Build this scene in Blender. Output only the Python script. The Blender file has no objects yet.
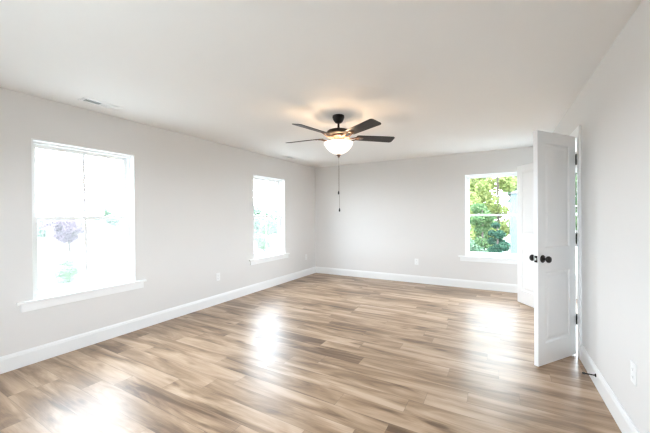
import bpy, bmesh, math, random
import numpy as np
from mathutils import Vector, Matrix

S = bpy.context.scene
C = S.collection

# ------------------------------------------------------------------ camera
YAW, PITCH, ROLL = math.radians(29.468), math.radians(-0.180), math.radians(-0.390)
F = Vector((-math.sin(YAW) * math.cos(PITCH), math.cos(YAW) * math.cos(PITCH), math.sin(PITCH)))
R = Vector((math.cos(YAW), math.sin(YAW), 0.0))
U = R.cross(F)
R2 = R * math.cos(ROLL) + U * math.sin(ROLL)
U2 = -R * math.sin(ROLL) + U * math.cos(ROLL)
cam_data = bpy.data.cameras.new('camera')
cam_data.sensor_width = 36.0
cam_data.sensor_fit = 'HORIZONTAL'
cam_data.lens = 36.0 * 304.94 / 650.0
cam_data.clip_start = 0.02
cam_data.clip_end = 500
cam = bpy.data.objects.new('camera', cam_data)
M = Matrix((R2, U2, -F)).transposed().to_4x4()
M.translation = Vector((0, 0, 1.3261))
cam.matrix_world = M
C.objects.link(cam)
S.camera = cam

# ------------------------------------------------------------------ sky and exposure
SKY_STRENGTH = 31.5
EXPOSURE = 0.0
world = bpy.data.worlds.new('overcast_sky')
S.world = world
world.use_nodes = True
wn, wl = world.node_tree.nodes, world.node_tree.links
wn.clear()
wo = wn.new('ShaderNodeOutputWorld')
wb = wn.new('ShaderNodeBackground')
wt = wn.new('ShaderNodeTexCoord')
ws = wn.new('ShaderNodeSeparateXYZ')
wr = wn.new('ShaderNodeValToRGB')
wr.color_ramp.elements[0].position = 0.0
wr.color_ramp.elements[0].color = (0.83, 0.905, 1.0, 1)
wr.color_ramp.elements[1].position = 0.7
wr.color_ramp.elements[1].color = (0.77, 0.87, 1.0, 1)
wl.new(wt.outputs['Generated'], ws.inputs[0])
wl.new(ws.outputs['Z'], wr.inputs[0])
wl.new(wr.outputs[0], wb.inputs[0])
wb.inputs[1].default_value = SKY_STRENGTH
wl.new(wb.outputs[0], wo.inputs[0])

S.view_settings.view_transform = 'Standard'
S.view_settings.look = 'None'
S.view_settings.exposure = EXPOSURE
S.view_settings.gamma = 1.0
S.view_settings.use_curve_mapping = False
S.cycles.use_denoising = True
S.cycles.filter_width = 1.35
S.cycles.max_bounces = 14
S.cycles.diffuse_bounces = 9
S.cycles.glossy_bounces = 4
S.cycles.transparent_max_bounces = 12
S.cycles.sample_clamp_indirect = 12.0
S.cycles.caustics_reflective = False
S.cycles.caustics_refractive = False

# room shell numbers (metres): left wall, right wall, back wall, front wall, ceiling
XL, XR, YB, YF, H = -3.687, 0.664, 6.063, -0.16, 2.44
XO = 3.4                       # far side of the room beyond the double doors
TH = 0.16


def portal(name, loc, rot, sx, sy):
    l = bpy.data.lights.new(name, 'AREA')
    l.shape = 'RECTANGLE'
    l.size, l.size_y = sx, sy
    l.cycles.is_portal = True
    o = bpy.data.objects.new(name, l)
    o.location, o.rotation_euler = loc, rot
    C.objects.link(o)


# openings: the same double-hung unit everywhere (y or x range, z range)
WZ0, WZ1 = 0.575, 2.05
W1 = (1.105, 2.012)
W2 = (3.995, 4.901)
W3 = (-0.510, 0.397)
W4 = (0.92, 1.80)
W4Z = (0.30, 2.05)
WF_ADDED = ((-2.20, -0.94),)     # unseen window added behind the viewer as fill light
WO_ADDED = ((3.32, 4.227), (4.28, 5.187))     # unseen windows added beyond the doors to brighten the far corner
for (a, b) in (W1, W2):
    portal('window_daylight', (XL - TH - 0.01, (a + b) / 2, (WZ0 + WZ1) / 2), (0, math.radians(-90), 0), WZ1 - WZ0, b - a)
for (a, b) in WF_ADDED:
    portal('window_daylight', ((a + b) / 2, YF - TH - 0.01, (WZ0 + WZ1) / 2), (math.radians(90), 0, 0), b - a, WZ1 - WZ0)
for (a, b) in WO_ADDED:
    portal('window_daylight', (XO + TH + 0.01, (a + b) / 2, (WZ0 + WZ1) / 2), (0, math.radians(90), 0), WZ1 - WZ0, b - a)
portal('window_daylight', ((W3[0] + W3[1]) / 2, YB + TH + 0.01, (WZ0 + WZ1) / 2), (math.radians(-90), 0, 0), W3[1] - W3[0], WZ1 - WZ0)
portal('window_daylight', ((W4[0] + W4[1]) / 2, YB + TH + 0.01, (W4Z[0] + W4Z[1]) / 2), (math.radians(-90), 0, 0), W4[1] - W4[0], W4Z[1] - W4Z[0])


# ------------------------------------------------------------------ materials
def mat(name):
    m = bpy.data.materials.new(name)
    m.use_nodes = True
    nt = m.node_tree
    return m, nt, nt.nodes['Principled BSDF']


def plain(name, col, rough=0.5, metal=0.0, var=0.03, scale=6.0, bump=0.0, bscale=200.0, spec=0.5):
    """A painted or metal surface with slight procedural tone variation and optional fine texture."""
    m, nt, b = mat(name)
    tc = nt.nodes.new('ShaderNodeTexCoord')
    n = nt.nodes.new('ShaderNodeTexNoise')
    n.inputs['Scale'].default_value = scale
    n.inputs['Detail'].default_value = 3
    nt.links.new(tc.outputs['Object'], n.inputs['Vector'])
    mx = nt.nodes.new('ShaderNodeMix')
    mx.data_type = 'RGBA'
    mx.inputs[6].default_value = (*[c * (1 - var) for c in col], 1)
    mx.inputs[7].default_value = (*[min(1, c * (1 + var)) for c in col], 1)
    nt.links.new(n.outputs['Fac'], mx.inputs[0])
    nt.links.new(mx.outputs[2], b.inputs['Base Color'])
    b.inputs['Roughness'].default_value = rough
    b.inputs['Metallic'].default_value = metal
    b.inputs['Specular IOR Level'].default_value = spec
    if bump:
        n2 = nt.nodes.new('ShaderNodeTexNoise')
        n2.inputs['Scale'].default_value = bscale
        nt.links.new(tc.outputs['Object'], n2.inputs['Vector'])
        bp = nt.nodes.new('ShaderNodeBump')
        bp.inputs['Strength'].default_value = bump
        bp.inputs['Distance'].default_value = 0.002
        nt.links.new(n2.outputs['Fac'], bp.inputs['Height'])
        nt.links.new(bp.outputs[0], b.inputs['Normal'])
    return m


WALL = plain('wall_paint', (0.745, 0.728, 0.712), 0.62, var=0.006, bump=0.06, bscale=260, spec=0.3)
CEIL = plain('ceiling_paint', (0.85, 0.845, 0.835), 0.85, var=0.006, bump=0.08, bscale=160, spec=0.2)
TRIM = plain('trim_paint', (0.86, 0.865, 0.865), 0.32, var=0.004)
DOORP = plain('door_paint', (0.89, 0.89, 0.89), 0.34, var=0.004)
def veil_mat():  # see-through grey veil, stands in for glare haze over the outdoors
    m = bpy.data.materials.new('veil_mesh')
    m.use_nodes = True
    nt = m.node_tree
    nt.nodes.clear()
    o = nt.nodes.new('ShaderNodeOutputMaterial')
    t = nt.nodes.new('ShaderNodeBsdfTransparent')
    d = nt.nodes.new('ShaderNodeBsdfDiffuse')
    w = nt.nodes.new('ShaderNodeTexNoise')
    w.inputs['Scale'].default_value = 900.0
    r = nt.nodes.new('ShaderNodeMapRange')
    r.inputs['To Min'].default_value = 0.14
    r.inputs['To Max'].default_value = 0.27
    tl = nt.nodes.new('ShaderNodeBsdfTranslucent')
    d.inputs[0].default_value = tl.inputs[0].default_value = (0.17, 0.175, 0.175, 1)
    m1 = nt.nodes.new('ShaderNodeMixShader')
    m2 = nt.nodes.new('ShaderNodeMixShader')
    nt.links.new(w.outputs['Fac'], r.inputs['Value'])
    nt.links.new(r.outputs[0], m2.inputs[0])
    nt.links.new(d.outputs[0], m1.inputs[1])
    nt.links.new(tl.outputs[0], m1.inputs[2])
    nt.links.new(t.outputs[0], m2.inputs[1])
    nt.links.new(m1.outputs[0], m2.inputs[2])
    nt.links.new(m2.outputs[0], o.inputs[0])
    return m


SCREEN = veil_mat()
VINYL = plain('window_vinyl', (0.88, 0.89, 0.89), 0.35, var=0.004)
PLATE = plain('white_plastic', (0.86, 0.86, 0.855), 0.3, var=0.004)
SLOT = plain('socket_slot', (0.22, 0.22, 0.215), 0.6)
DUCT_SHADE = plain('duct_shadow', (0.42, 0.44, 0.45), 0.7)
BRONZE = plain('dark_bronze', (0.014, 0.011, 0.0095), 0.40, metal=0.1, var=0.2, spec=0.35)
HINGE = plain('bronze_hinge', (0.012, 0.011, 0.010), 0.55, metal=0.0, var=0.2, spec=0.2)
SATIN = plain('satin_strike', (0.62, 0.60, 0.57), 0.3, metal=0.9)
FITTER = plain('brushed_bronze', (0.20, 0.13, 0.10), 0.42, metal=0.6, var=0.15, scale=40)
RUBBER = plain('black_rubber', (0.02, 0.02, 0.02), 0.6)
GRAVEL = plain('roof_shingle', (0.13, 0.12, 0.12), 0.9, var=0.3, scale=12)
SIDING = plain('pale_siding', (0.05, 0.07, 0.073), 0.8, var=0.05)
TANSIDE = plain('tan_siding', (0.30, 0.27, 0.24), 0.8, var=0.05)
BARK = plain('bark', (0.05, 0.038, 0.03), 0.9, var=0.4, scale=20)


def wood_blade():
    m, nt, b = mat('dark_walnut_blade')
    tc = nt.nodes.new('ShaderNodeTexCoord')
    mp = nt.nodes.new('ShaderNodeMapping')
    mp.inputs['Scale'].default_value = (3, 60, 60)
    n = nt.nodes.new('ShaderNodeTexNoise')
    n.inputs['Scale'].default_value = 1.5
    n.inputs['Detail'].default_value = 4
    r = nt.nodes.new('ShaderNodeValToRGB')
    r.color_ramp.elements[0].position = 0.3
    r.color_ramp.elements[0].color = (0.014, 0.011, 0.010, 1)
    r.color_ramp.elements[1].position = 0.7
    r.color_ramp.elements[1].color = (0.036, 0.029, 0.025, 1)
    nt.links.new(tc.outputs['Object'], mp.inputs[0])
    nt.links.new(mp.outputs[0], n.inputs['Vector'])
    nt.links.new(n.outputs['Fac'], r.inputs[0])
    nt.links.new(r.outputs[0], b.inputs['Base Color'])
    b.inputs['Roughness'].default_value = 0.42
    return m


BLADE = wood_blade()


def opal():
    m, nt, b = mat('opal_glass')
    b.inputs['Base Color'].default_value = (0.92, 0.9, 0.86, 1)
    b.inputs['Roughness'].default_value = 0.25
    lw = nt.nodes.new('ShaderNodeTexNoise')
    lw.inputs['Scale'].default_value = 9
    mx = nt.nodes.new('ShaderNodeMix')
    mx.data_type = 'RGBA'
    mx.inputs[6].default_value = (1.0, 0.90, 0.78, 1)
    mx.inputs[7].default_value = (1.0, 0.94, 0.85, 1)
    nt.links.new(lw.outputs['Fac'], mx.inputs[0])
    nt.links.new(mx.outputs[2], b.inputs['Emission Color'])
    b.inputs['Emission Strength'].default_value = 1.2
    return m


OPAL = opal()


def glass():
    m = bpy.data.materials.new('window_glass')
    m.use_nodes = True
    nt = m.node_tree
    nt.nodes.clear()
    o = nt.nodes.new('ShaderNodeOutputMaterial')
    t = nt.nodes.new('ShaderNodeBsdfTransparent')
    t.inputs[0].default_value = (0.95, 0.97, 0.965, 1)
    g = nt.nodes.new('ShaderNodeBsdfGlossy')
    g.inputs['Roughness'].default_value = 0.02
    ge = nt.nodes.new('ShaderNodeNewGeometry')
    dp = nt.nodes.new('ShaderNodeVectorMath')
    dp.operation = 'DOT_PRODUCT'
    nt.links.new(ge.outputs['Normal'], dp.inputs[0])
    nt.links.new(ge.outputs['Incoming'], dp.inputs[1])

    def mth(op, a, b):
        n = nt.nodes.new('ShaderNodeMath')
        n.operation = op
        for i, v in enumerate((a, b)):
            if isinstance(v, (int, float)):
                n.inputs[i].default_value = v
            else:
                nt.links.new(v, n.inputs[i])
        return n.outputs[0]
    ab = mth('ABSOLUTE', dp.outputs['Value'], 0)
    fr = mth('MULTIPLY', mth('POWER', mth('SUBTRACT', 1.0, ab), 5.0), 0.9)
    fr = mth('ADD', fr, 0.035)
    mx = nt.nodes.new('ShaderNodeMixShader')
    nt.links.new(fr, mx.inputs[0])
    nt.links.new(t.outputs[0], mx.inputs[1])
    nt.links.new(g.outputs[0], mx.inputs[2])
    nt.links.new(mx.outputs[0], o.inputs[0])
    return m


GLASS = glass()


class NT:
    """small helper for math-node graphs"""
    def __init__(s, nt):
        s.nt = nt

    def val(s, op, a, b=None, c=None, clamp=False):
        n = s.nt.nodes.new('ShaderNodeMath')
        n.operation = op
        n.use_clamp = clamp
        for i, v in enumerate((a, b, c)):
            if v is None:
                continue
            if isinstance(v, (int, float)):
                n.inputs[i].default_value = v
            else:
                s.nt.links.new(v, n.inputs[i])
        return n.outputs[0]

    def vec(s, x, y, z):
        n = s.nt.nodes.new('ShaderNodeCombineXYZ')
        for i, v in enumerate((x, y, z)):
            if isinstance(v, (int, float)):
                n.inputs[i].default_value = v
            else:
                s.nt.links.new(v, n.inputs[i])
        return n.outputs[0]

    def noise(s, v, scale, detail=3, rough=0.5, dist=0.0):
        n = s.nt.nodes.new('ShaderNodeTexNoise')
        n.inputs['Scale'].default_value = scale
        n.inputs['Detail'].default_value = detail
        n.inputs['Roughness'].default_value = rough
        n.inputs['Distortion'].default_value = dist
        s.nt.links.new(v, n.inputs['Vector'])
        return n.outputs['Fac']

    def white(s, v):
        n = s.nt.nodes.new('ShaderNodeTexWhiteNoise')
        n.noise_dimensions = '3D'
        s.nt.links.new(v, n.inputs['Vector'])
        return n.outputs['Value']


def floor_mat():
    m, nt, b = mat('oak_plank_floor')
    k = NT(nt)
    tc = nt.nodes.new('ShaderNodeTexCoord')
    sp = nt.nodes.new('ShaderNodeSeparateXYZ')
    nt.links.new(tc.outputs['Object'], sp.inputs[0])
    x, y = sp.outputs['X'], sp.outputs['Y']
    PW, PL = 0.155, 1.22
    ys = k.val('DIVIDE', k.val('ADD', y, 10.05), PW)
    row = k.val('FLOOR', ys)
    fy = k.val('FRACT', ys)
    r1 = k.white(k.vec(row, 3.7, 1.3))
    xs = k.val('ADD', k.val('DIVIDE', k.val('ADD', x, 20.0), PL), k.val('MULTIPLY', r1, 5.0))
    col = k.val('FLOOR', xs)
    fx = k.val('FRACT', xs)
    pid = k.white(k.vec(row, col, 0.5))
    pid2 = k.white(k.vec(row, col, 9.5))
    off = k.val('MULTIPLY', pid, 57.0)
    off2 = k.val('MULTIPLY', pid2, 31.0)
    # long cathedral figure, stretched along the plank
    fig = k.noise(k.vec(k.val('MULTIPLY_ADD', x, 1.1, off), k.val('MULTIPLY_ADD', y, 7.0, off2), off), 1.0, 4, 0.55, 0.9)
    streak = k.noise(k.vec(k.val('MULTIPLY_ADD', x, 2.6, off), k.val('MULTIPLY_ADD', y, 42.0, off2), off2), 1.0, 4, 0.6, 0.5)
    fine = k.noise(k.vec(k.val('MULTIPLY_ADD', x, 9.0, off), k.val('MULTIPLY_ADD', y, 260.0, off2), off2), 1.0, 2, 0.6)
    t = k.val('MULTIPLY_ADD', k.val('SUBTRACT', pid2, 0.5), 0.24, 0.48)
    t = k.val('ADD', t, k.val('MULTIPLY', k.val('SUBTRACT', fig, 0.5), 1.95))
    t = k.val('ADD', t, k.val('MULTIPLY', k.val('SUBTRACT', streak, 0.5), 0.42))
    t = k.val('ADD', t, k.val('MULTIPLY', k.val('SUBTRACT', fine, 0.5), 0.22), clamp=True)
    # scattered small knots
    vo = nt.nodes.new('ShaderNodeTexVoronoi')
    vo.inputs['Scale'].default_value = 1.0
    nt.links.new(k.vec(k.val('MULTIPLY_ADD', x, 1.7, off), k.val('MULTIPLY_ADD', y, 6.4, off2), off), vo.inputs['Vector'])
    knot = k.val('SUBTRACT', 1.0, k.val('DIVIDE', vo.outputs['Distance'], 0.16), clamp=True)
    t = k.val('SUBTRACT', t, k.val('MULTIPLY', knot, 0.5), clamp=True)
    cr = nt.nodes.new('ShaderNodeValToRGB')
    e = cr.color_ramp.elements
    e[0].position = 0.10
    e[0].color = (0.130, 0.075, 0.043, 1)
    e[1].position = 0.92
    e[1].color = (0.535, 0.393, 0.283, 1)
    e2 = e.new(0.40)
    e2.color = (0.285, 0.183, 0.110, 1)
    e3 = e.new(0.62)
    e3.color = (0.415, 0.285, 0.186, 1)
    nt.links.new(t, cr.inputs[0])
    # plank joints
    dy = k.val('MULTIPLY', k.val('MINIMUM', fy, k.val('SUBTRACT', 1.0, fy)), PW)
    dx = k.val('MULTIPLY', k.val('MINIMUM', fx, k.val('SUBTRACT', 1.0, fx)), PL)
    seam = k.val('LESS_THAN', k.val('MINIMUM', dx, dy), 0.0013)
    mx = nt.nodes.new('ShaderNodeMix')
    mx.data_type = 'RGBA'
    nt.links.new(k.val('MULTIPLY', seam, 0.55), mx.inputs[0])
    nt.links.new(cr.outputs[0], mx.inputs[6])
    mx.inputs[7].default_value = (0.09, 0.06, 0.04, 1)
    nt.links.new(mx.outputs[2], b.inputs['Base Color'])
    nt.links.new(k.val('MULTIPLY_ADD', streak, 0.10, 0.305), b.inputs['Roughness'])
    b.inputs['Specular IOR Level'].default_value = 0.5
    hgt = k.val('SUBTRACT', k.val('MULTIPLY', streak, 0.6), k.val('MULTIPLY', seam, 1.0))
    bp = nt.nodes.new('ShaderNodeBump')
    bp.inputs['Strength'].default_value = 0.18
    bp.inputs['Distance'].default_value = 0.002
    nt.links.new(hgt, bp.inputs['Height'])
    nt.links.new(bp.outputs[0], b.inputs['Normal'])
    return m


FLOOR = floor_mat()


def leaf_mat(name, c1, c2, trans=0.35):
    m = bpy.data.materials.new(name)
    m.use_nodes = True
    nt = m.node_tree
    nt.nodes.clear()
    o = nt.nodes.new('ShaderNodeOutputMaterial')
    g = nt.nodes.new('ShaderNodeNewGeometry')
    r = nt.nodes.new('ShaderNodeValToRGB')
    r.color_ramp.elements[0].color = (*c1, 1)
    r.color_ramp.elements[1].color = (*c2, 1)
    nt.links.new(g.outputs['Random Per Island'], r.inputs[0])
    d = nt.nodes.new('ShaderNodeBsdfDiffuse')
    t = nt.nodes.new('ShaderNodeBsdfTranslucent')
    mx = nt.nodes.new('ShaderNodeMixShader')
    mx.inputs[0].default_value = trans
    nt.links.new(r.outputs[0], d.inputs[0])
    nt.links.new(r.outputs[0], t.inputs[0])
    nt.links.new(d.outputs[0], mx.inputs[1])
    nt.links.new(t.outputs[0], mx.inputs[2])
    nt.links.new(mx.outputs[0], o.inputs[0])
    return m


LEAF_DARK = leaf_mat('leaves_dark_green', (0.05, 0.10, 0.06), (0.16, 0.23, 0.15))
LEAF_DEEP = leaf_mat('leaves_deep_green', (0.012, 0.04, 0.028), (0.05, 0.10, 0.065))
LEAF_MID = leaf_mat('leaves_mid_green', (0.035, 0.08, 0.035), (0.12, 0.18, 0.08))
LEAF_LIGHT = leaf_mat('leaves_yellow_green', (0.10, 0.14, 0.045), (0.33, 0.36, 0.14), 0.5)
LEAF_PLUM = leaf_mat('leaves_plum', (0.085, 0.06, 0.08), (0.19, 0.14, 0.17))
LEAF_PALE = leaf_mat('leaves_pale_green', (0.12, 0.17, 0.13), (0.26, 0.34, 0.26))
LEAF_SHRUB = leaf_mat('leaves_shrub', (0.09, 0.15, 0.08), (0.20, 0.29, 0.16))


# ------------------------------------------------------------------ mesh helpers
def link(name, bm, m, parent=None, smooth=False):
    bmesh.ops.recalc_face_normals(bm, faces=bm.faces[:])
    me = bpy.data.meshes.new(name)
    bm.to_mesh(me)
    bm.free()
    me.materials.append(m)
    if smooth:
        for p in me.polygons:
            p.use_smooth = True
    o = bpy.data.objects.new(name, me)
    C.objects.link(o)
    if parent:
        o.parent = parent
    return o


def box(bm, x0, x1, y0, y1, z0, z1, bev=0.0, mtx=None):
    vs = [bm.verts.new((x, y, z)) for x in (x0, x1) for y in (y0, y1) for z in (z0, z1)]
    idx = ((0, 1, 3, 2), (4, 6, 7, 5), (0, 4, 5, 1), (2, 3, 7, 6), (0, 2, 6, 4), (1, 5, 7, 3))
    fs = [bm.faces.new([vs[i] for i in f]) for f in idx]
    geo = vs
    if bev:
        es = list({e for f in fs for e in f.edges})
        r = bmesh.ops.bevel(bm, geom=es, offset=bev, segments=2, affect='EDGES', profile=0.6)
        geo = list({v for f in r['faces'] for v in f.verts} | {v for v in vs if v.is_valid})
    if mtx is not None:
        bmesh.ops.transform(bm, matrix=mtx, verts=[v for v in geo if v.is_valid])
    return geo


def boxes(*bs, bev=0.0):
    bm = bmesh.new()
    for b in bs:
        box(bm, *b, bev=bev)
    return bm


def lathe(bm, prof, seg=32, mtx=None):
    """profile of (radius, z) turned about z; ends are closed"""
    rings = []
    new = []
    for (r, z) in prof:
        ring = []
        for i in range(seg):
            a = 2 * math.pi * i / seg
            v = bm.verts.new((r * math.cos(a), r * math.sin(a), z))
            ring.append(v)
            new.append(v)
        rings.append(ring)
    for a, b in zip(rings, rings[1:]):
        for i in range(seg):
            bm.faces.new((a[i], a[(i + 1) % seg], b[(i + 1) % seg], b[i]))
    bm.faces.new(rings[0])
    bm.faces.new(rings[-1])
    if mtx is not None:
        bmesh.ops.transform(bm, matrix=mtx, verts=new)


def tube(bm, pts, rad, seg=10):
    """round tube along points, radius per point or one radius"""
    if isinstance(rad, (int, float)):
        rad = [rad] * len(pts)
    pts = [Vector(p) for p in pts]
    rings = []
    for i, p in enumerate(pts):
        d = (pts[min(i + 1, len(pts) - 1)] - pts[max(i - 1, 0)]).normalized()
        a = d.orthogonal().normalized() if i == 0 else (prev - d * prev.dot(d)).normalized()
        prev = a
        b = d.cross(a)
        rings.append([bm.verts.new(p + (a * math.cos(t) + b * math.sin(t)) * rad[i]) for t in (2 * math.pi * j / seg for j in range(seg))])
    for a, b in zip(rings, rings[1:]):
        for i in range(seg):
            bm.faces.new((a[i], a[(i + 1) % seg], b[(i + 1) % seg], b[i]))
    bm.faces.new(rings[0])
    bm.faces.new(rings[-1])


def prism(bm, poly, axis, a0, a1):
    """closed polygon of (u, v) pushed along an axis: 'y' keeps (x, z), 'x' keeps (y, z), 'z' keeps (x, y)"""
    def P(u, v, w):
        return {'y': (u, w, v), 'x': (w, u, v), 'z': (u, v, w)}[axis]
    A = [bm.verts.new(P(u, v, a0)) for u, v in poly]
    B = [bm.verts.new(P(u, v, a1)) for u, v in poly]
    n = len(poly)
    for i in range(n):
        bm.faces.new((A[i], A[(i + 1) % n], B[(i + 1) % n], B[i]))
    bm.faces.new(A)
    bm.faces.new(B)


def wall_with_holes(axis, c0, c1, u0, u1, z0, z1, holes):
    """a solid wall slab from c0 to c1 across `axis` ('x' or 'y'), running u0..u1, with rectangular holes (ua, ub, za, zb)"""
    us = sorted({u0, u1, *[h[0] for h in holes], *[h[1] for h in holes]})
    zs = sorted({z0, z1, *[h[2] for h in holes], *[h[3] for h in holes]})
    def solid(i, j):
        if not (0 <= i < len(us) - 1 and 0 <= j < len(zs) - 1):
            return False
        mu, mz = (us[i] + us[i + 1]) / 2, (zs[j] + zs[j + 1]) / 2
        return not any(h[0] < mu < h[1] and h[2] < mz < h[3] for h in holes)
    bm = bmesh.new()
    def P(c, u, z):
        return (c, u, z) if axis == 'x' else (u, c, z)
    def quad(*q):
        bm.faces.new([bm.verts.new(P(*p)) for p in q])
    for i in range(len(us) - 1):
        for j in range(len(zs) - 1):
            if not solid(i, j):
                continue
            a, b, c, d = us[i], us[i + 1], zs[j], zs[j + 1]
            for cc in (c0, c1):
                quad((cc, a, c), (cc, b, c), (cc, b, d), (cc, a, d))
            if not solid(i - 1, j): quad((c0, a, c), (c1, a, c), (c1, a, d), (c0, a, d))
            if not solid(i + 1, j): quad((c0, b, c), (c1, b, c), (c1, b, d), (c0, b, d))
            if not solid(i, j - 1): quad((c0, a, c), (c1, a, c), (c1, b, c), (c0, b, c))
            if not solid(i, j + 1): quad((c0, a, d), (c1, a, d), (c1, b, d), (c0, b, d))
    bmesh.ops.remove_doubles(bm, verts=bm.verts[:], dist=1e-5)
    return bm


def empty(name, loc=(0, 0, 0), rz=0.0):
    o = bpy.data.objects.new(name, None)
    o.empty_display_size = 0.1
    o.location = loc
    o.rotation_euler = (0, 0, rz)
    C.objects.link(o)
    return o


def thing(o, label, cat, group=None):
    o['label'] = label
    o['category'] = cat
    if group:
        o['group'] = group
    return o


def struct(o, label=None):
    o['kind'] = 'structure'
    if label:
        o['label'] = label
    return o


# ------------------------------------------------------------------ room shell
DY0, DY1, DZ = 3.635, 4.915, 2.055      # door opening in the right wall
struct(link('floor', boxes((XL - TH, XO + TH, YF - TH, YB + TH, -0.2, 0.0)), FLOOR), 'light oak plank floor with glossy window reflections')
struct(link('ceiling', boxes((XL - TH, XO + TH, YF - TH, YB + TH, H, H + 0.2)), CEIL), 'flat white ceiling')
struct(link('wall_left', wall_with_holes('x', XL - TH, XL, YF, YB, 0, H, [(W1[0], W1[1], WZ0, WZ1), (W2[0], W2[1], WZ0, WZ1)]), WALL), 'pale greige wall with two windows')
struct(link('wall_back', wall_with_holes('y', YB, YB + TH, XL - TH, XO + TH, 0, H, [(W3[0], W3[1], WZ0, WZ1), (W4[0], W4[1], W4Z[0], W4Z[1])]), WALL), 'pale greige end wall with one window')
struct(link('wall_right', wall_with_holes('x', XR, XR + 0.12, YF, YB, 0, H, [(DY0, DY1, 0, DZ)]), WALL), 'pale greige wall with open double doors')
struct(link('wall_front', wall_with_holes('y', YF - TH, YF, XL - TH, XO + TH, 0, H, [(a, b, WZ0, WZ1) for a, b in WF_ADDED]), WALL), 'pale greige wall behind the viewer')
struct(link('wall_beyond', wall_with_holes('x', XO, XO + TH, YF, YB, 0, H, [(a, b, WZ0, WZ1) for a, b in WO_ADDED]), WALL), 'far wall of the room beyond the doors')


def baseboard(name, segs):
    """segs: (axis, wall coordinate, direction into room, start, end)"""
    bm = bmesh.new()
    for (axis, w, s, a, b) in segs:
        prof = [(0, 0), (0.014, 0), (0.014, 0.112), (0.0115, 0.118), (0.0105, 0.128), (0.006, 0.137), (0.005, 0.142), (0, 0.142)]
        poly = [(w + s * u, v) for u, v in prof]
        prism(bm, poly, axis, a, b)
    return struct(link(name, bm, TRIM))


CAS0, CAS1 = 3.540, 5.010
baseboard('baseboard_left', [('y', XL, 1, YF, YB)])
baseboard('baseboard_back', [('x', YB, -1, XL + 0.014, XR)])
baseboard('baseboard_right', [('y', XR, -1, YF, CAS0), ('y', XR, -1, CAS1, YB - 0.014)])
baseboard('baseboard_front', [('x', YF, 1, XL + 0.014, XR - 0.014)])
baseboard('baseboard_beyond', [('x', YB, -1, XR + 0.12, XO)])

# door casing and jamb
bm = bmesh.new()
ct, cw = 0.018, 0.095
zt = DZ + 0.075
for y0, y1 in ((CAS0, CAS0 + cw - 0.006), (CAS1 - cw + 0.006, CAS1)):
    box(bm, XR - ct, XR, y0, y1, 0, zt, bev=0.003)
box(bm, XR - ct, XR, CAS0 + cw - 0.006, CAS1 - cw + 0.006, DZ - 0.012, zt, bev=0.003)
# jamb boards lining the opening
box(bm, XR - 0.002, XR + 0.124, DY0 - 0.001, DY0 + 0.018, 0, DZ)
box(bm, XR - 0.002, XR + 0.124, DY1 - 0.018, DY1 + 0.001, 0, DZ)
box(bm, XR - 0.002, XR + 0.124, DY0 + 0.018, DY1 - 0.018, DZ - 0.018, DZ + 0.001)
# stops
box(bm, XR + 0.045, XR + 0.08, DY0 + 0.018, DY0 + 0.03, 0, DZ - 0.018)
box(bm, XR + 0.045, XR + 0.08, DY1 - 0.03, DY1 - 0.018, 0, DZ - 0.018)
struct(link('trim_1', bm, TRIM), 'white casing around the double door opening')


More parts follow.
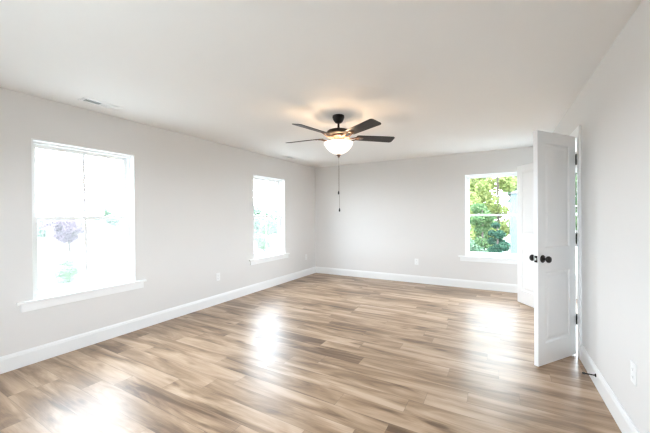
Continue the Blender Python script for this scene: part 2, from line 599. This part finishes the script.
# ------------------------------------------------------------------ windows
def window(name, axis, wall, s, u0, u1, z0, z1, muntin, label, stool=True):
    """axis: the wall's normal axis; wall: room-side plane; s: +1 when outdoors lies towards +axis. Built in wall coordinates."""
    root = empty(name, (0, 0, 0))
    struct(root, label)

    def B(bm, d0, d1, a, b, c, d, bev=0.0):
        # d measured outdoors from the room-side plane
        p0, p1 = sorted((wall + s * d0, wall + s * d1))
        if axis == 'x':
            return box(bm, p0, p1, a, b, c, d, bev=bev)
        return box(bm, a, b, p0, p1, c, d, bev=bev)

    uc = (u0 + u1) / 2
    bm = bmesh.new()         # jamb lining, flush with the wall
    t = 0.012
    B(bm, -0.002, 0.085, u0, u0 + t, z0, z1)
    B(bm, -0.002, 0.085, u1 - t, u1, z0, z1)
    B(bm, -0.002, 0.085, u0 + t, u1 - t, z1 - t, z1)
    link('jamb', bm, TRIM, root)
    f = 0.030
    bm = bmesh.new()         # vinyl frame
    B(bm, 0.075, 0.155, u0, u0 + f, z0, z1, 0.002)
    B(bm, 0.075, 0.155, u1 - f, u1, z0, z1, 0.002)
    B(bm, 0.075, 0.155, u0 + f, u1 - f, z1 - f, z1, 0.002)
    B(bm, 0.075, 0.155, u0 + f, u1 - f, z0, z0 + 0.032, 0.002)
    # balance tracks beside the sashes
    B(bm, 0.070, 0.080, u0 + 0.010, u0 + 0.020, z0 + 0.03, z1 - t)
    B(bm, 0.070, 0.080, u1 - 0.020, u1 - 0.010, z0 + 0.03, z1 - t)
    link('frame', bm, VINYL, root)
    zm = 1.315
    a, b = u0 + f, u1 - f
    sr = 0.036

    def sash(nm, d0, d1, za, zb, rail_b, rail_t):
        bm = bmesh.new()
        B(bm, d0, d1, a, a + sr, za, zb, 0.002)
        B(bm, d0, d1, b - sr, b, za, zb, 0.002)
        B(bm, d0, d1, a + sr, b - sr, za, za + rail_b, 0.002)
        B(bm, d0, d1, a + sr, b - sr, zb - rail_t, zb, 0.002)
        o = link(nm, bm, VINYL, root)
        g = bmesh.new()
        dm = (d0 + d1) / 2
        B(g, dm - 0.003, dm + 0.003, a + sr - 0.004, b - sr + 0.004, za + rail_b - 0.004, zb - rail_t + 0.004)
        link('pane', g, GLASS, o)
        if muntin:
            mb = bmesh.new()
            B(mb, dm - 0.0095, dm - 0.0035, uc - 0.012, uc + 0.012, za + rail_b, zb - rail_t, 0.0015)
            link('muntin', mb, VINYL, o)
        return o

    sash('upper_sash', 0.118, 0.142, zm - 0.018, z1 - f, 0.034, 0.034)
    lo = sash('lower_sash', 0.086, 0.112, z0 + 0.032, zm + 0.018, 0.044, 0.034)
    if muntin:
        sc = bmesh.new()          # half screen added outside the lower sash to haze the view like glare
        B(sc, 0.148, 0.1485, a - 0.004, b + 0.004, z0 + 0.03, zm)
        scr = link('veil_screen', sc, SCREEN, root)
        sc = bmesh.new()
        B(sc, 0.145, 0.151, a - 0.004, a + 0.010, z0 + 0.03, zm)
        B(sc, 0.145, 0.151, b - 0.010, b + 0.004, z0 + 0.03, zm)
        B(sc, 0.145, 0.151, a + 0.010, b - 0.010, zm - 0.014, zm)
        link('veil_frame', sc, VINYL, scr)
    for q in (-0.24, 0.24):      # sash locks on the meeting rail
        lb = bmesh.new()
        B(lb, 0.088, 0.110, uc + q - 0.026, uc + q + 0.026, zm + 0.017, zm + 0.025, 0.002)
        B(lb, 0.080, 0.100, uc + q - 0.010, uc + q + 0.018, zm + 0.025, zm + 0.033, 0.002)
        link('sash_lock', lb, VINYL, lo)
    if stool:
        bm = bmesh.new()
        B(bm, -0.032, 0.0, u0 - 0.112, u1 + 0.112, z0 - 0.022, z0 + 0.001, 0.005)
        B(bm, -0.004, 0.085, u0 + 0.0005, u1 - 0.0005, z0 - 0.001, z0 + 0.001)
        link('sill', bm, TRIM, root)
        bm = bmesh.new()
        B(bm, -0.017, 0.0, u0 - 0.083, u1 + 0.083, z0 - 0.092, z0 - 0.022, 0.003)
        link('apron', bm, TRIM, root)
    return root


window('window_1', 'x', XL, -1, W1[0], W1[1], WZ0, WZ1, True, 'tall white double-hung window near the viewer in the left wall')
window('window_2', 'x', XL, -1, W2[0], W2[1], WZ0, WZ1, True, 'white double-hung window near the far corner of the left wall')
window('window_3', 'y', YB, 1, W3[0], W3[1], WZ0, WZ1, False, 'white double-hung window in the end wall looking onto green trees')
window('window_4', 'y', YB, 1, W4[0], W4[1], W4Z[0], W4Z[1], False, 'window seen through the hinge gap of the near door', stool=False)

for i, (a, b) in enumerate(WF_ADDED):
    window('window_%d' % (5 + i), 'y', YF, -1, a, b, WZ0, WZ1, True, 'unseen double-hung window added behind the viewer for fill light')

for i, (a, b) in enumerate(WO_ADDED):
    window('window_%d' % (6 + i), 'x', XO, 1, a, b, WZ0, WZ1, False, 'unseen double-hung window added beyond the doors for fill light')


# ------------------------------------------------------------------ doors
def door_leaf(name, pin, ang, width, hgt, side, knobs, label):
    """pin: hinge pin (x, y); ang: direction of the leaf in plan; side: +1/-1, on which side of that direction the body lies"""
    root = empty(name, (pin[0], pin[1], 0.012), ang)
    struct(root, label)
    t = 0.035
    x0, x1 = 0.012, width
    z0, z1 = 0.0, hgt
    st = 0.098
    panels = [(x0 + st, x1 - st, 0.185, 0.805), (x0 + st, x1 - st, 1.015, hgt - 0.100)]
    bm = bmesh.new()

    def face(yy, inward):
        us = [x0, x0 + st, x1 - st, x1]
        zs = [z0, panels[0][2], panels[0][3], panels[1][2], panels[1][3], z1]
        for i in range(3):
            for j in range(5):
                if i == 1 and j in (1, 3):
                    continue
                bm.faces.new([bm.verts.new((u, yy, z)) for u, z in ((us[i], zs[j]), (us[i + 1], zs[j]), (us[i + 1], zs[j + 1]), (us[i], zs[j + 1]))])
        for (a, b, c, d) in panels:
            rings = []
            for ins, dep in ((0, 0), (0.007, 0.006), (0.012, 0.0095), (0.026, 0.0095), (0.048, 0.003), (0.052, 0.003)):
                q = yy + inward * dep
                rings.append([bm.verts.new(p) for p in ((a + ins, q, c + ins), (b - ins, q, c + ins), (b - ins, q, d - ins), (a + ins, q, d - ins))])
            for r0, r1 in zip(rings, rings[1:]):
                for i in range(4):
                    bm.faces.new((r0[i], r0[(i + 1) % 4], r1[(i + 1) % 4], r1[i]))
            bm.faces.new(rings[-1])

    yb = side * t
    face(0.0, side)
    face(yb, -side)
    for q in (((x0, 0, z0), (x1, 0, z0), (x1, yb, z0), (x0, yb, z0)), ((x0, 0, z1), (x1, 0, z1), (x1, yb, z1), (x0, yb, z1)),
              ((x0, 0, z0), (x0, 0, z1), (x0, yb, z1), (x0, yb, z0)), ((x1, 0, z0), (x1, 0, z1), (x1, yb, z1), (x1, yb, z0))):
        bm.faces.new([bm.verts.new(p) for p in q])
    bmesh.ops.remove_doubles(bm, verts=bm.verts[:], dist=1e-5)
    link('leaf', bm, DOORP, root)
    for hz in (0.325, 1.085, 1.825):
        bm = bmesh.new()
        for k in range(3):
            q = hz - 0.045 + k * 0.0305
            lathe(bm, [(0.0115, q), (0.0115, q + 0.029)], 14)
        lathe(bm, [(0.001, hz - 0.053), (0.005, hz - 0.050), (0.0055, hz - 0.045)], 14)
        lathe(bm, [(0.0055, hz + 0.0465), (0.005, hz + 0.051), (0.001, hz + 0.054)], 14)
        h = link('hinge', bm, HINGE, root, True)
        bm = boxes((0.0, 0.0118, min(0, side * 0.030), max(0, side * 0.030), hz - 0.045, hz + 0.045))
        link('hinge_plate', bm, HINGE, h)
    if knobs:
        kz, kx = 0.925, x1 - 0.062
        for sgn, base in ((-side, 0.0), (side, yb)):
            rot = Matrix.Translation((kx, base, kz)) @ Matrix.Rotation(math.radians(-90 if sgn > 0 else 90), 4, 'X')
            bm = bmesh.new()
            lathe(bm, [(0.033, 0.0), (0.0335, 0.004), (0.031, 0.008), (0.020, 0.010), (0.013, 0.013), (0.0115, 0.030), (0.016, 0.034), (0.0255, 0.040),
                       (0.0290, 0.048), (0.0285, 0.055), (0.024, 0.062), (0.014, 0.066), (0.004, 0.067)], 28, rot)
            link('knob', bm, BRONZE, root, True)
        bm = bmesh.new()
        ym = yb / 2
        box(bm, x1 - 0.0005, x1 + 0.0012, ym - 0.0125, ym + 0.0125, kz - 0.029, kz + 0.029, bev=0.0004)
        lp = link('latch_plate', bm, BRONZE, root)
        bm = boxes((x1 + 0.001, x1 + 0.009, ym - 0.006, ym + 0.006, kz - 0.010, kz + 0.010), bev=0.002)
        link('latch_bolt', bm, SATIN, lp)
    return root


NP = (0.645, 3.650)
FP = (0.645, 4.900)
d1 = Vector((0.303 - NP[0], 3.181 - NP[1]))
d2 = Vector((0.290 - FP[0], 5.455 - FP[1]))
# the near leaf's body lies behind the face turned to the viewer, the far leaf's body on the viewer's side
door_leaf('door_1', NP, math.atan2(d1.y, d1.x), d1.length, 2.035, -1, True, 'near white two-panel door leaf standing open with dark knobs')
door_leaf('door_2', FP, math.atan2(d2.y, d2.x), d2.length, 2.035, 1, False, 'far white two-panel door leaf swung back behind the near leaf')


# ------------------------------------------------------------------ ceiling fan
FX, FY = -1.542, 3.05
fan = thing(empty('ceiling_fan', (FX, FY, H)), 'dark bronze five-blade ceiling fan with lit white glass bowl', 'ceiling fan')
bm = bmesh.new()
lathe(bm, [(0.066, 0.0), (0.067, -0.018), (0.064, -0.03), (0.052, -0.058), (0.036, -0.078), (0.022, -0.084), (0.012, -0.085)], 36)
link('canopy', bm, BRONZE, fan, True)
bm = bmesh.new()
lathe(bm, [(0.0125, -0.07), (0.0125, -0.17)], 18)
link('downrod', bm, BRONZE, fan, True)
bm = bmesh.new()
lathe(bm, [(0.020, -0.135), (0.026, -0.148), (0.050, -0.152), (0.090, -0.158), (0.122, -0.168), (0.137, -0.184), (0.140, -0.203), (0.128, -0.216), (0.10, -0.220), (0.06, -0.221)], 40)
link('motor_housing', bm, BRONZE, fan, True)
bm = bmesh.new()
lathe(bm, [(0.085, -0.220), (0.090, -0.228), (0.086, -0.240), (0.060, -0.250), (0.050, -0.262), (0.052, -0.276), (0.060, -0.284), (0.062, -0.292), (0.02, -0.294)], 36)
link('switch_housing', bm, FITTER, fan, True)

# glass bowl, open at the top
bm = bmesh.new()
out = [(0.158, -0.298), (0.162, -0.303), (0.160, -0.314), (0.150, -0.336), (0.132, -0.362), (0.107, -0.388), (0.076, -0.411), (0.042, -0.426), (0.012, -0.432)]
inn = [(0.009, -0.428), (0.040, -0.422), (0.073, -0.407), (0.103, -0.384), (0.128, -0.358), (0.146, -0.333), (0.156, -0.312), (0.155, -0.298)]
seg = 44
rings = []
for (r, z) in out + inn:
    rings.append([bm.verts.new((r * math.cos(2 * math.pi * i / seg), r * math.sin(2 * math.pi * i / seg), z)) for i in range(seg)])
for a, b in zip(rings, rings[1:] + rings[:1]):
    for i in range(seg):
        bm.faces.new((a[i], a[(i + 1) % seg], b[(i + 1) % seg], b[i]))
bowl = link('bowl_shade', bm, OPAL, fan, True)
bowl['label'] = 'lit white glass bowl'
bm = bmesh.new()
lathe(bm, [(0.005, -0.285), (0.005, -0.430), (0.026, -0.4345), (0.027, -0.440), (0.018, -0.446), (0.012, -0.450), (0.014, -0.456), (0.011, -0.464), (0.004, -0.468)], 20)
link('finial', bm, FITTER, fan, True)
for i in range(3):      # bulbs inside the bowl
    a = math.radians(30 + 120 * i)
    al = a + math.radians(60)
    px, py = 0.078 * math.cos(a), 0.078 * math.sin(a)
    bm = bmesh.new()
    lathe(bm, [(0.012, -0.300), (0.013, -0.318), (0.024, -0.335), (0.028, -0.352), (0.022, -0.372), (0.004, -0.380)], 16, Matrix.Translation((px, py, 0)))
    link('bulb', bm, OPAL, fan, True)
    lt = bpy.data.lights.new('bulb_light', 'POINT')
    lt.energy = 4.4
    lt.color = (1.0, 0.68, 0.40)
    lt.shadow_soft_size = 0.025
    lo = bpy.data.objects.new('bulb_light', lt)
    lo.location = (FX + 0.042 * math.cos(al), FY + 0.042 * math.sin(al), H - 0.355)
    C.objects.link(lo)

# pull chains through the finial
for (dx, z1, kl) in ((-0.004, -0.838, 0.040), (0.006, -1.030, 0.042)):
    bm = bmesh.new()
    pts = [(dx * 0.5, 0, -0.462), (dx, 0, -0.50), (dx, 0, z1)]
    tube(bm, pts, 0.0013, 6)
    zz = -0.47
    while zz > z1:          # beads
        bmesh.ops.create_icosphere(bm, subdivisions=1, radius=0.0021, matrix=Matrix.Translation((dx, 0, zz)))
        zz -= 0.009
    ch = link('pull_chain', bm, FITTER, fan)
    bm = bmesh.new()
    lathe(bm, [(0.002, z1 + 0.002), (0.005, z1 - 0.004), (0.0085, z1 - kl * 0.5), (0.0095, z1 - kl * 0.8), (0.006, z1 - kl), (0.001, z1 - kl - 0.001)], 14, Matrix.Translation((dx, 0, 0)))
    link('pull_knob', bm, BRONZE, ch, True)


def blade_mesh():
    """a blade lying along +x from its iron, flat, thickness 6 mm, rounded end, slightly wider outside"""
    bm = bmesh.new()
    r0, r1 = 0.205, 0.657
    w0, w1 = 0.056, 0.068
    pts = [(r0 + 0.012, -w0), (r1 - 0.03, -w1)]
    for k in range(7):
        a = -math.pi / 2 + k * (math.pi / 2) / 6
        pts.append((r1 - 0.028 + 0.028 * math.cos(a), -w1 + 0.028 + 0.028 * math.sin(a)))
    for k in range(7):
        a = k * (math.pi / 2) / 6
        pts.append((r1 - 0.028 + 0.028 * math.cos(a), w1 - 0.028 + 0.028 * math.sin(a)))
    pts += [(r0 + 0.012, w0), (r0, w0 - 0.012), (r0, -w0 + 0.012)]
    prism(bm, pts, 'z', -0.003, 0.003)
    return bm


def iron_mesh(tilt):
    bm = bmesh.new()
    c = math.cos(tilt)
    # curved arm out of the motor, splitting into a three-screw plate under the blade
    for sgn in (-1, 1):
        pts = [(0.085, sgn * 0.012, -0.020), (0.125, sgn * 0.024, -0.028), (0.165, sgn * 0.030, -0.024), (0.205, sgn * 0.030, -0.010), (0.240, sgn * 0.026, -0.006)]
        tube(bm, pts, [0.009, 0.008, 0.0075, 0.007, 0.006], 8)
    prism(bm, [(0.205, -0.036), (0.245, -0.034), (0.285, -0.014), (0.292, 0.0), (0.285, 0.014), (0.245, 0.034), (0.205, 0.036), (0.225, 0.0)], 'z', -0.0075, -0.0032)
    for (px, py) in ((0.238, -0.022), (0.238, 0.022), (0.276, 0.0)):
        lathe(bm, [(0.005, -0.0075), (0.005, -0.0095), (0.002, -0.0105)], 10, Matrix.Translation((px, py, 0)))
    return bm


TILT = math.radians(-13)
BZ = -0.236
ANG0 = -30.0
blade0 = None
for kk in range(5):
    rot = Matrix.Rotation(math.radians(ANG0 + 72 * kk), 4, 'Z') @ Matrix.Rotation(TILT, 4, 'X')
    if blade0 is None:
        blade0 = link('blade', blade_mesh(), BLADE, fan)
        iron0 = link('blade_iron', iron_mesh(TILT), FITTER, blade0, True)
        b = blade0
    else:
        b = blade0.copy()
        C.objects.link(b)
        ir = iron0.copy()
        C.objects.link(ir)
        ir.parent = b
    b.matrix_local = Matrix.Translation((0, 0, BZ)) @ rot


# ------------------------------------------------------------------ ceiling registers
def vent(x, y, label):
    """two-way ceiling register, long side along y: half of its louvres lean each way"""
    r = thing(empty('ceiling_vent', (x, y, H)), label, 'vent', 'white ceiling registers along the left wall')
    L, W = 0.335, 0.135
    bm = bmesh.new()
    prism(bm, [(-W / 2, -0.001), (-W / 2, -0.004), (-W / 2 + 0.012, -0.009), (-W / 2 + 0.024, -0.009), (-W / 2 + 0.024, -0.001)], 'y', -L / 2, L / 2)
    prism(bm, [(W / 2, -0.001), (W / 2, -0.004), (W / 2 - 0.012, -0.009), (W / 2 - 0.024, -0.009), (W / 2 - 0.024, -0.001)], 'y', -L / 2, L / 2)
    for sg in (-1, 1):
        e = sg * L / 2
        prism(bm, [(e, -0.001), (e, -0.004), (e - sg * 0.012, -0.009), (e - sg * 0.024, -0.009), (e - sg * 0.024, -0.001)], 'x', -W / 2 + 0.024, W / 2 - 0.024)
    box(bm, -W / 2 + 0.024, W / 2 - 0.024, -0.004, 0.004, -0.009, -0.001)
    link('frame', bm, PLATE, r)
    link('duct_shade_sheet', boxes((-W / 2 + 0.022, W / 2 - 0.022, -L / 2 + 0.022, L / 2 - 0.022, -0.0012, -0.0004)), DUCT_SHADE, r)  # flat grey sheet, the shade behind the louvres put into its colour
    for sg in (-1, 1):
        for k in range(7):
            yy = sg * (0.014 + k * 0.019)
            bm = bmesh.new()
            box(bm, -W / 2 + 0.0245, W / 2 - 0.0245, -0.008, 0.008, -0.0005, 0.0005, mtx=Matrix.Translation((0, yy, -0.0062)) @ Matrix.Rotation(math.radians(-34 * sg), 4, 'X'))
            link('louver', bm, PLATE, r)
    return r


vent(-3.385, 1.535, 'white ceiling register above the nearer left window')
vent(-3.425, 4.77, 'white ceiling register above the farther left window, left of the fan')


# ------------------------------------------------------------------ wall outlets
def outlet(loc, rz, label):
    r = thing(empty('wall_outlet', loc, rz), label, 'outlet', 'white wall outlets above the baseboards')
    bm = boxes((-0.0365, 0.0365, 0.0, 0.0055, -0.0585, 0.0585), bev=0.0022)
    link('cover_plate', bm, PLATE, r)
    for zz in (-0.0215, 0.0215):
        bm = bmesh.new()
        box(bm, -0.0165, 0.0165, 0.005, 0.0072, zz - 0.014, zz + 0.014, bev=0.0012)
        so = link('socket', bm, PLATE, r)
        bm = bmesh.new()
        box(bm, -0.0075, -0.0055, 0.007, 0.0075, zz - 0.004, zz + 0.005)
        box(bm, 0.0055, 0.0075, 0.007, 0.0075, zz - 0.004, zz + 0.004)
        box(bm, -0.002, 0.002, 0.007, 0.0075, zz - 0.010, zz - 0.006)
        link('slots', bm, SLOT, so)
    bm = bmesh.new()
    lathe(bm, [(0.003, 0.0), (0.003, 0.0065), (0.001, 0.007)], 10, Matrix.Rotation(math.radians(-90), 4, 'X'))
    link('screw', bm, PLATE, r)
    return r


R90 = math.radians(90)
outlet((XL, 3.218, 0.408), -R90, 'white wall outlet between the two left windows')
outlet((XL, 5.66, 0.412), -R90, 'white wall outlet on the left wall between far window and room corner')
outlet((-1.379, YB, 0.412), math.radians(180), 'white wall outlet on the end wall left of its window')
outlet((XR, 2.335, 0.432), R90, 'white wall outlet low on the right wall')

# ------------------------------------------------------------------ door stop
stop = thing(empty('door_stop', (XR - 0.014, 3.035, 0.092)), 'black rod door stop on the right baseboard beside the near door', 'door stop')
rot = Matrix.Rotation(math.radians(-90), 4, 'Y')
bm = bmesh.new()
lathe(bm, [(0.013, 0.0), (0.013, 0.004), (0.008, 0.007), (0.0048, 0.010), (0.0048, 0.066)], 18, rot)
link('rod', bm, BRONZE, stop, True)
bm = bmesh.new()
lathe(bm, [(0.007, 0.064), (0.0085, 0.067), (0.0085, 0.078), (0.006, 0.082), (0.001, 0.083)], 18, rot)
link('rubber_tip', bm, RUBBER, stop, True)


# ------------------------------------------------------------------ outdoors
GZ = -3.0
def ground_mat():
    m, nt, b = mat('pale_dry_lawn')
    k = NT(nt)
    tc = nt.nodes.new('ShaderNodeTexCoord')
    n = k.noise(tc.outputs['Object'], 0.15, 5, 0.6)
    cr = nt.nodes.new('ShaderNodeValToRGB')
    cr.color_ramp.elements[0].color = (0.165, 0.165, 0.15, 1)
    cr.color_ramp.elements[1].color = (0.25, 0.245, 0.23, 1)
    nt.links.new(n, cr.inputs[0])
    nt.links.new(cr.outputs[0], b.inputs['Base Color'])
    b.inputs['Roughness'].default_value = 0.95
    return m


GROUND = ground_mat()
bm = boxes((-260, 160, -120, 240, GZ - 0.3, GZ))
struct(link('ground', bm, GROUND), 'pale ground outdoors')


def leaf_cloud(name, m, parent, blobs, n, size, seed):
    """n leaf quads spread through ellipsoid blobs (cx, cy, cz, rx, ry, rz), denser at their skins"""
    rg = np.random.default_rng(seed)
    vol = np.array([b[3] * b[4] * b[5] for b in blobs]) ** 0.7
    pick = rg.choice(len(blobs), n, p=vol / vol.sum())
    B = np.array(blobs)[pick]
    d = rg.normal(size=(n, 3))
    d /= np.linalg.norm(d, axis=1)[:, None]
    rr = rg.uniform(0.25, 1.0, n) ** 0.5
    c = B[:, :3] + d * B[:, 3:] * rr[:, None]
    a = rg.normal(size=(n, 3))
    a[:, 2] *= 0.6
    a /= np.linalg.norm(a, axis=1)[:, None]
    b = np.cross(a, rg.normal(size=(n, 3)))
    b /= np.linalg.norm(b, axis=1)[:, None]
    s = size * rg.uniform(0.6, 1.3, n)[:, None]
    v = np.stack([c - a * s, c + b * s * 0.55, c + a * s, c - b * s * 0.55], 1).reshape(-1, 3)
    me = bpy.data.meshes.new(name)
    me.from_pydata(v.tolist(), [], np.arange(4 * n).reshape(-1, 4).tolist())
    me.materials.append(m)
    o = bpy.data.objects.new(name, me)
    C.objects.link(o)
    o.parent = parent
    return o


def tree(name, loc, hgt, rad, m, n, leaf, seed, label, cat, group=None, crown_from=0.25, trunk_r=0.12, squash=1.0, stems=1, blobs_n=16):
    rnd = random.Random(seed)
    root = thing(empty(name, loc), label, cat, group)
    bm = bmesh.new()
    for q in range(stems):
        lean = (rnd.uniform(-0.25, 0.25) * rad * 0.5, rnd.uniform(-0.25, 0.25) * rad * 0.5)
        tube(bm, [(0.06 * q, 0, -0.05), (lean[0] * 0.3, lean[1] * 0.3, hgt * 0.3), (lean[0] * 0.7, lean[1] * 0.7, hgt * 0.6), (lean[0], lean[1], hgt * 0.9)],
             [trunk_r, trunk_r * 0.8, trunk_r * 0.5, trunk_r * 0.15], 8)
    for q in range(7):
        a = rnd.uniform(0, 6.28)
        z0 = hgt * rnd.uniform(crown_from * 0.9, 0.6)
        l = rad * rnd.uniform(0.5, 0.85)
        tube(bm, [(0, 0, z0), (l * 0.5 * math.cos(a), l * 0.5 * math.sin(a), z0 + l * 0.35), (l * math.cos(a), l * math.sin(a), z0 + l * 0.6)],
             [trunk_r * 0.45, trunk_r * 0.3, trunk_r * 0.1], 6)
    link('trunk', bm, BARK, root)
    blobs = []
    for q in range(blobs_n):
        a = rnd.uniform(0, 6.28)
        zf = rnd.uniform(crown_from, 0.9)
        prof = math.sin(math.pi * min(1, max(0.12, (zf - crown_from) / (1 - crown_from) * 0.85 + 0.12)))
        d = rad * rnd.uniform(0.1, 0.72) * max(prof, 0.55)
        br = rad * rnd.uniform(0.28, 0.46)
        blobs.append((d * math.cos(a), d * math.sin(a), zf * hgt, br, br, br * 0.75 * squash))
    leaf_cloud('foliage', m, root, blobs, n, leaf, seed)
    return root


def world_at(px, py, z):
    """point of the outdoors seen at a photo pixel, at height z (used once, to measure where things stand)"""
    v = F + R2 * ((px - 325) / 304.94) - U2 * ((py - 216.5) / 304.94)
    s = (z - 1.3261) / v.z
    return v * s


# trees behind the end wall: a nearer row, a row of tall crowns, a row closing the gaps
spots = [(-1.75, 17.6, 4.5, 1.25, LEAF_DARK, 'small dark tree low at the left of the end window'),
         (0.02, 17.4, 4.3, 0.62, LEAF_DEEP, 'slender dark tree low at the right of the end window'),
         (-0.75, 19.2, 5.2, 0.95, LEAF_MID, 'slender mid green tree low in the middle of the end window'),
         (-7.5, 23.5, 13.0, 2.3, LEAF_MID, 'mid green tree farthest left behind the end window'),
         (-2.75, 23.0, 13.5, 2.1, LEAF_LIGHT, 'yellow green tree at the left of the view through the end window'),
         (0.1, 25.6, 14.6, 1.9, LEAF_LIGHT, 'yellow green tree filling the right of the end window'),
         (-1.5, 31.5, 18.0, 2.8, LEAF_LIGHT, 'yellow green tree in the rear row behind the middle of the end window'),
         (3.2, 31.5, 17.0, 2.5, LEAF_MID, 'mid green tree in the rear row beyond the pale house corner')]
for i, (x, y, hg, rd, m, lab) in enumerate(spots):
    tree('tree', (x, y, GZ), hg, rd, m, 16000 if rd > 1.5 else 6000, 0.13 if rd > 1.5 else 0.08, 40 + i, lab, 'tree', 'trees behind the end wall', crown_from=0.14, trunk_r=0.10, blobs_n=26 if hg < 7 else 44)
for i, (x, y) in enumerate(((-2.2, 14.6), (-0.95, 15.1), (0.1, 14.4))):
    lab = ('green shrub lowest at the left of the end window', 'green shrub lowest in the middle of the end window', 'green shrub lowest at the right of the end window')[i]
    tree('shrub', (x, y, GZ), 2.3, 0.6, (LEAF_MID, LEAF_DARK, LEAF_MID)[i], 5000, 0.06, 80 + i, lab, 'shrub', 'shrubs behind the end wall', crown_from=0.1, trunk_r=0.05, stems=2)
for i, (x, y, hg) in enumerate(((-3.4, 42.0, 14.5), (3.4, 42.5, 14.0))):
    lab = ('wide dark green tree in the last row at the left of the end window',
           'wide dark green tree in the last row at the right of the end window')[i]
    tree('tree', (x, y, GZ), hg, 3.0, LEAF_DARK, 14000, 0.30, 160 + i, lab, 'tree', 'trees behind the end wall', crown_from=0.1, trunk_r=0.25, blobs_n=60)
# tall trees seen past the hinge gap of the door
for i, (x, y, hg) in enumerate(((9.4, 52.0, 13.0),)):
    lab = 'tall green tree far off in the door hinge gap'
    tree('tree', (x, y, GZ), hg, 4.2, LEAF_MID, 9000, 0.26, 120 + i , lab, 'tree', crown_from=0.2, trunk_r=0.3)

# pale house corner at the right of the end window
hs = thing(empty('neighbour_house', (0.70, 20.2, GZ)), 'pale blue house corner beside the trees at the right of the end window', 'house')
link('siding', boxes((0.0, 2.0, 0.0, 3.0, 0.0, 5.55)), SIDING, hs)
bm = bmesh.new()
prism(bm, [(-0.10, 5.5), (1.0, 6.0), (2.10, 5.5)], 'y', -0.15, 3.1)
link('roof', bm, GRAVEL, hs)

# front yard past the left windows
p = world_at(70, 252, GZ)
tree('plum_tree', (p.x, p.y, GZ), 4.9, 2.5, LEAF_PLUM, 9000, 0.10, 7, 'purple leaved small tree seen through the nearer left window', 'tree', crown_from=0.30, trunk_r=0.14, squash=0.85)
p = world_at(67, 285, GZ)
tree('round_shrub', (p.x, p.y, GZ), 1.75, 0.85, LEAF_SHRUB, 6000, 0.05, 8, 'round green shrub low in the nearer left window', 'shrub', crown_from=0.15, trunk_r=0.05, stems=3)
p = world_at(44, 242, GZ)
tree('tree', (p.x, p.y, GZ), 4.4, 1.9, LEAF_PALE, 5000, 0.14, 9, 'small green tree at the left edge of the nearer left window', 'tree', 'front yard trees past the left windows', crown_from=0.3)
p = world_at(107, 231, GZ)
tree('tree', (p.x, p.y, GZ), 7.2, 4.6, LEAF_PALE, 7000, 0.30, 10, 'distant wide green tree at the right of the nearer left window', 'tree', 'front yard trees past the left windows', crown_from=0.25)
p = world_at(264, 252, GZ)
tree('tree', (p.x, p.y, GZ), 3.4, 1.7, LEAF_SHRUB, 6000, 0.08, 11, 'bushy green tree low in the farther left window', 'tree', 'front yard trees past the left windows', crown_from=0.15)
p = world_at(272, 238, GZ)
tree('tree', (p.x, p.y, GZ), 6.0, 3.0, LEAF_PALE, 7000, 0.15, 12, 'leafy green tree at the right of the farther left window', 'tree', 'front yard trees past the left windows', crown_from=0.2)
p = world_at(257, 240, GZ)
tree('tree', (p.x, p.y, GZ), 6.4, 2.6, LEAF_PALE, 7000, 0.15, 13, 'leafy green tree at the left of the farther left window', 'tree', 'front yard trees past the left windows', crown_from=0.2)

p = world_at(93, 248, GZ)
hh = thing(empty('street_house', (p.x - 6, p.y + 1.0, GZ), math.radians(12)), 'low tan house across the street in the nearer left window', 'house')
link('siding', boxes((-4, 4, -2.2, 2.2, 0, 2.6)), TANSIDE, hh)
bm = bmesh.new()
prism(bm, [(-2.7, 2.55), (0, 3.7), (2.7, 2.55)], 'x', -4.3, 4.3)
link('roof', bm, TANSIDE, hh)
